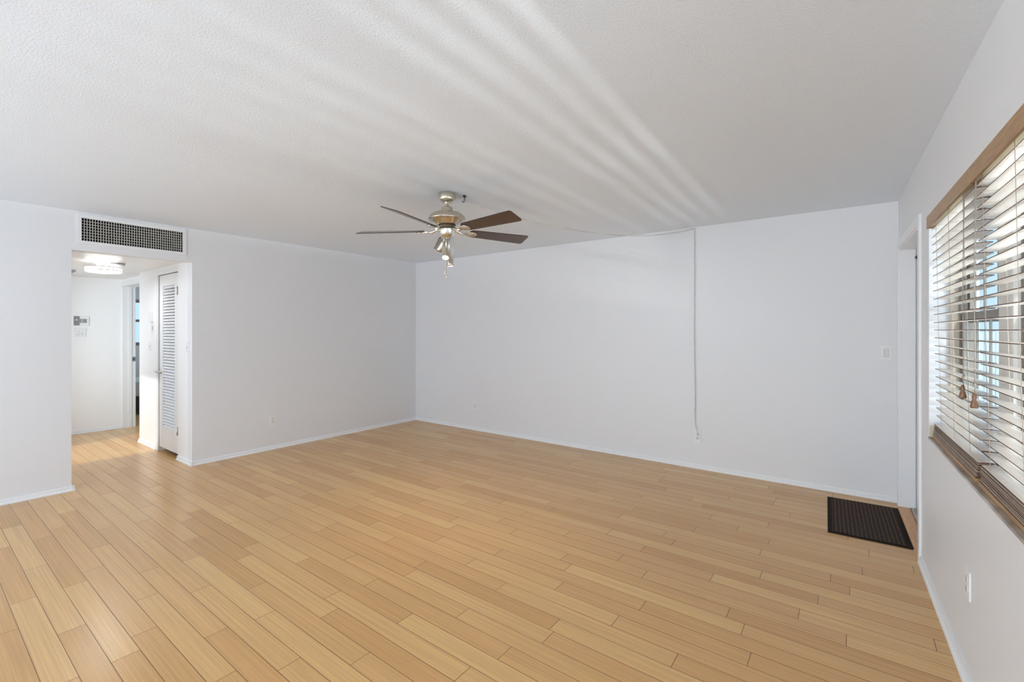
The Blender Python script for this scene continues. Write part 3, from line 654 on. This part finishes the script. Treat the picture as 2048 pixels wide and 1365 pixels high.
for k in range(5):
    # angle from the direction towards the camera, positive to the camera's right
    th = math.radians(-23.5+72*k)
    # camera frame: right R=(cos,sin)(YAW), toward = -F = (sin YAW, -cos YAW)
    dx = math.sin(th)*math.cos(YAW)+math.cos(th)*math.sin(YAW); dy = math.sin(th)*math.sin(YAW)-math.cos(th)*math.cos(YAW)
    ang = math.atan2(dy, dx)
    if blade_proto is None:
        m = MB(); m.prism(blade_poly(), -0.003, 0.003, 0, mi_side=1, mtx=Matrix.Rotation(pitch, 4, 'X')); bl = m.build('blade', [M_walnut, M_edge], fan)
        m = MB()
        m.tube([(0.05, 0, 0.008), (0.085, 0, 0.004), (0.115, 0, -0.010), (0.150, 0, -0.013)], [0.011, 0.010, 0.009, 0.010], 10)
        m.lathe([(0.001, -0.004), (0.032, -0.004), (0.036, -0.007), (0.036, -0.011), (0.028, -0.014), (0.022, -0.012), (0.001, -0.011)], 28, mtx=Matrix.Translation((0.205, 0, 0)) @ Matrix.Rotation(pitch, 4, 'X') @ Matrix.Diagonal((1.15, 0.95, 1, 1)))
        m.box((0.145, -0.020, -0.012), (0.185, 0.020, -0.004), bev=0.003, mtx=Matrix.Rotation(pitch, 4, 'X'))
        ir = m.build('bracket', M_nickel_l, bl); tag(ir, 'silver blade bracket with oval medallion')
        blade_proto = (bl, ir)
    else:
        bl = blade_proto[0].copy(); COL.objects.link(bl); bl.parent = fan
        ir = blade_proto[1].copy(); COL.objects.link(ir); ir.parent = bl
    bl.location = (0, 0, ZB); bl.rotation_euler = (0, 0, ang)
# spotlights on stems below the switch housing
def spot(th_deg, rad, ztop, zbot, tilt_deg, lit=True):
    th = math.radians(th_deg)
    d = Vector((math.sin(th)*math.cos(YAW)+math.cos(th)*math.sin(YAW), math.sin(th)*math.sin(YAW)-math.cos(th)*math.cos(YAW), 0))
    m = MB(); p0 = d*0.030+Vector((0, 0, -0.330)); p1 = d*rad*0.8+Vector((0, 0, -0.37)); p2 = d*rad+Vector((0, 0, ztop))
    m.tube([p0, p1, p2], 0.006, 10)
    arm = m.build('spotlight_arm', M_nickel, fan)
    R_ = Matrix.Translation(p2) @ Matrix.Rotation(math.radians(tilt_deg), 4, Vector((0, 0, -1)).cross(d).normalized())
    hh = ztop-zbot
    m = MB(); m.lathe([(0.001, 0.004), (0.008, 0.002), (0.013, -0.012), (0.022, -hh*0.55), (0.0265, -hh*0.8), (0.0275, -hh), (0.024, -hh), (0.022, -hh*0.85), (0.001, -hh*0.8)], 28, mtx=R_)
    hd_ = m.build('spotlight_head', M_nickel, arm)
    m = MB(); m.lathe([(0.001, -hh*0.88), (0.0225, -hh*0.90), (0.023, -hh*0.985), (0.001, -hh*1.02)], 24, mtx=R_); m.build('bulb', M_lamp, arm)
    if lit:
        l = bpy.data.lights.new('fan_spot', 'SPOT'); l.energy = 18; l.color = (1, 0.82, 0.55); l.spot_size = math.radians(85); l.spot_blend = 0.9; l.shadow_soft_size = 0.02
        lo = bpy.data.objects.new('fan_spot', l); COL.objects.link(lo)
        lo.location = Vector((FX, FY, H)) + R_ @ Vector((0, 0, -hh*1.15)); lo.rotation_euler = (R_.to_3x3()).to_euler()
spot(0, 0.045, -0.43, -0.515, 26)
spot(130, 0.022, -0.468, -0.553, 6)
spot(225, 0.055, -0.36, -0.44, 35)
# pull chains
for (s_, dd, zt, nm) in ((0.036, -0.02, -0.54, 0), (0.046, 0.01, -0.515, 0), (-0.010, -0.045, -0.60, 1), (-0.001, -0.035, -0.625, 1)):
    R2, F2 = Vector((math.cos(YAW), math.sin(YAW), 0)), Vector((-math.sin(YAW), math.cos(YAW), 0))
    p = R2*s_+F2*dd; m = MB(); m.tube([p+Vector((0, 0, -0.30)), p+Vector((0, 0, zt))], 0.0017, 6)
    pc = m.build('pull_chain', M_nickel if nm == 0 else M_string2, fan)
    if nm:
        m = MB(); m.lathe([(0.0005, 0.002), (0.003, 0), (0.006, -0.010), (0.0075, -0.018), (0.005, -0.024), (0.0005, -0.025)], 14, mtx=Matrix.Translation(p+Vector((0, 0, zt)))); tag(m.build('pull_knob', M_nickel_l, pc), 'small bright pull knob')

# ------------------------------------------------------------------ swag chain from the ceiling hook to the outlet
HKX, HKY = -2.405, 2.625
t = thing('ceiling_hook', (HKX, HKY, H), 'small black screw hook in ceiling beside the fan', 'hook')
m = MB(); m.lathe([(0.001, 0), (0.0155, 0), (0.0145, -0.004), (0.006, -0.010), (0.004, -0.016), (0.001, -0.016)], 20)
m.tube([(0, 0, -0.012), (0.001, 0, -0.026)] + [(0.0115*math.cos(a)-0.0105, 0, -0.036+0.0115*math.sin(a)) for a in [math.radians(v) for v in (50, 20, -10, -40, -70, -100, -130, -160, -190)]], 0.003, 8); m.build('screw_hook', M_black, t)
def link_mesh(b, p, t, flip, ln=0.029, wd=0.011, r=0.0011):
    t = t.normalized(); s = t.cross(Vector((0.3, 0.9, 0.31))).normalized(); u = t.cross(s)
    if flip: s, u = u, s
    pts = []
    hl = (ln-wd)/2
    for k in range(10):
        a = 2*PI*k/10; x = math.cos(a)*wd/2; y = math.sin(a)*wd/2
        pts.append(p + s*x + t*(y+(hl if y >= 0 else -hl)))
    b.tube(pts, r, 5, closed=True)
P0 = Vector((HKX, HKY, H-0.045)); P1 = Vector((-1.262, YF-0.018, H-0.016))
path = []
for i in range(61):
    u = i/60; p = P0.lerp(P1, u); p.z -= 4*0.145*u*(1-u)*(1.0+0.35*(u-0.5)); path.append(p)
P2 = Vector((-1.262, YF-0.014, 0.50))
for i in range(1, 50):
    u = i/50; path.append(P1.lerp(P2, u)+Vector((0.006*math.sin(u*9)*u, -0.002*math.sin(u*30)**2, 0)))
for i in range(1, 9):
    u = i/8; path.append(Vector((-1.262+0.03*u*u+0.003, YF-0.014-0.016*u, 0.50-0.135*u)))
sw_ = thing('swag_chain', (-1.262, YF, H), 'white swag chain hung from ceiling hook, falling down wall to outlet', 'chain')
org = Vector((-1.262, YF, H))
m = MB(); acc = 0; pos = 0; k = 0; step = 0.0235
i = 0; cur = path[0].copy(); rem = step/2
for a, b in zip(path, path[1:]):
    seg = b-a; Ls = seg.length; d = rem
    while d < Ls:
        link_mesh(m, a+seg*(d/Ls)-org, seg, k % 2); k += 1; d += step
    rem = d-Ls
m.build('chain_links', M_chain, sw_)
m = MB(); m.tube([p-org+Vector((0.0035*math.sin(j*1.9), 0.002*math.cos(j*1.9), 0.0035*math.cos(j*1.3))) for j, p in enumerate(path)], 0.0011, 6); m.build('cord', M_cord, sw_)
m = MB(); e_ = path[-1]; pl = Vector((-1.238, YF-0.0085, 0.325+0.0195))-org
m.box(pl+Vector((-0.011, -0.028, -0.010)), pl+Vector((0.011, 0.0, 0.012)), bev=0.003); m.tube([e_-org, pl+Vector((0, -0.024, 0.012)), pl+Vector((0, -0.02, 0.0))], 0.003, 8); m.build('plug', M_plastic2, sw_)
m = MB(); m.lathe([(0.0005, 0), (0.006, 0), (0.004, -0.004), (0.0005, -0.005)], 12); m.tube([(0, 0, 0), (0, 0, -0.01), (0.006, 0, -0.018), (0, 0, -0.024), (-0.006, 0, -0.018)], 0.002, 6)
o = m.build('small_hook', M_plastic, sw_); o.location = (0, -0.018, 0)

# ------------------------------------------------------------------ outside
m = MB(); m.box((-4.6, YB-2.2, 2.5), (0.5, YB-0.15, 2.6)); struct(m, 'roof_sunblock', M_white_ext, 'flat white slab behind the room, added to block the sun', 'roof')  # unseen slab added to keep the sun out of the rear opening
m = MB(); m.box((XW+0.451, -6, -0.2), (30, 40, -0.06)); o = struct(m, 'ground', M_ext_ground, 'pale concrete paving outside the window', 'ground')
m = MB(); m.box((XW+2.15, -4.0, -0.06), (XW+2.30, 6.5, 0.70), bev=0.01); m.box((XW+2.12, -4.02, 0.70), (XW+2.33, 6.52, 0.735), bev=0.008)
struct(m, 'wall_light_block', M_white_ext, 'low white wall outside the window, added to block low light', 'wall')  # unseen wall added to stop the low glint before the left wall
t = thing('garden_fence', (5.0, 12.0, -0.06), 'pale slatted fence outside beyond the blinds', 'fence')
m = MB()
for i in range(56): x = -4.2+i*0.15; m.box((x, -0.01, 0.06), (x+0.135, 0.01, 1.42))
m.build('boards', M_fence, t)
m = MB(); m.box((-4.2, 0.011, 0.25), (4.3, 0.05, 0.33)); m.box((-4.2, 0.011, 1.2), (4.3, 0.05, 1.28)); m.build('rails', M_fence, t)
for i in range(5):
    m = MB(); m.box((-4.15+i*2.05, 0.05, 0), (-4.05+i*2.05, 0.15, 1.5), bev=0.005); m.build('post', M_fence, t)

# ------------------------------------------------------------------ the window wall stands 1.6 degrees out of square
PIV = Vector((XW, 3.72, 0)); RZ = Matrix.Rotation(0.028, 4, 'Z')
def swing(o):
    o.location = RZ @ (Vector(o.location)-PIV) + PIV; o.rotation_euler.z += 0.028
for o in list(COL.objects):
    if o.parent or o.type not in ('MESH', 'EMPTY'): continue
    b = o.name.split('.')[0]
    if b in ('wall_window', 'baseboard_window', 'trim_3', 'trim_4', 'trim_5', 'trim_6', 'trim_7', 'trim_8', 'trim_9', 'door_2', 'window_1', 'window_2', 'window_3', 'window_blind') or (b == 'wall_outlet' and o.location.x > 0.2): swing(o)
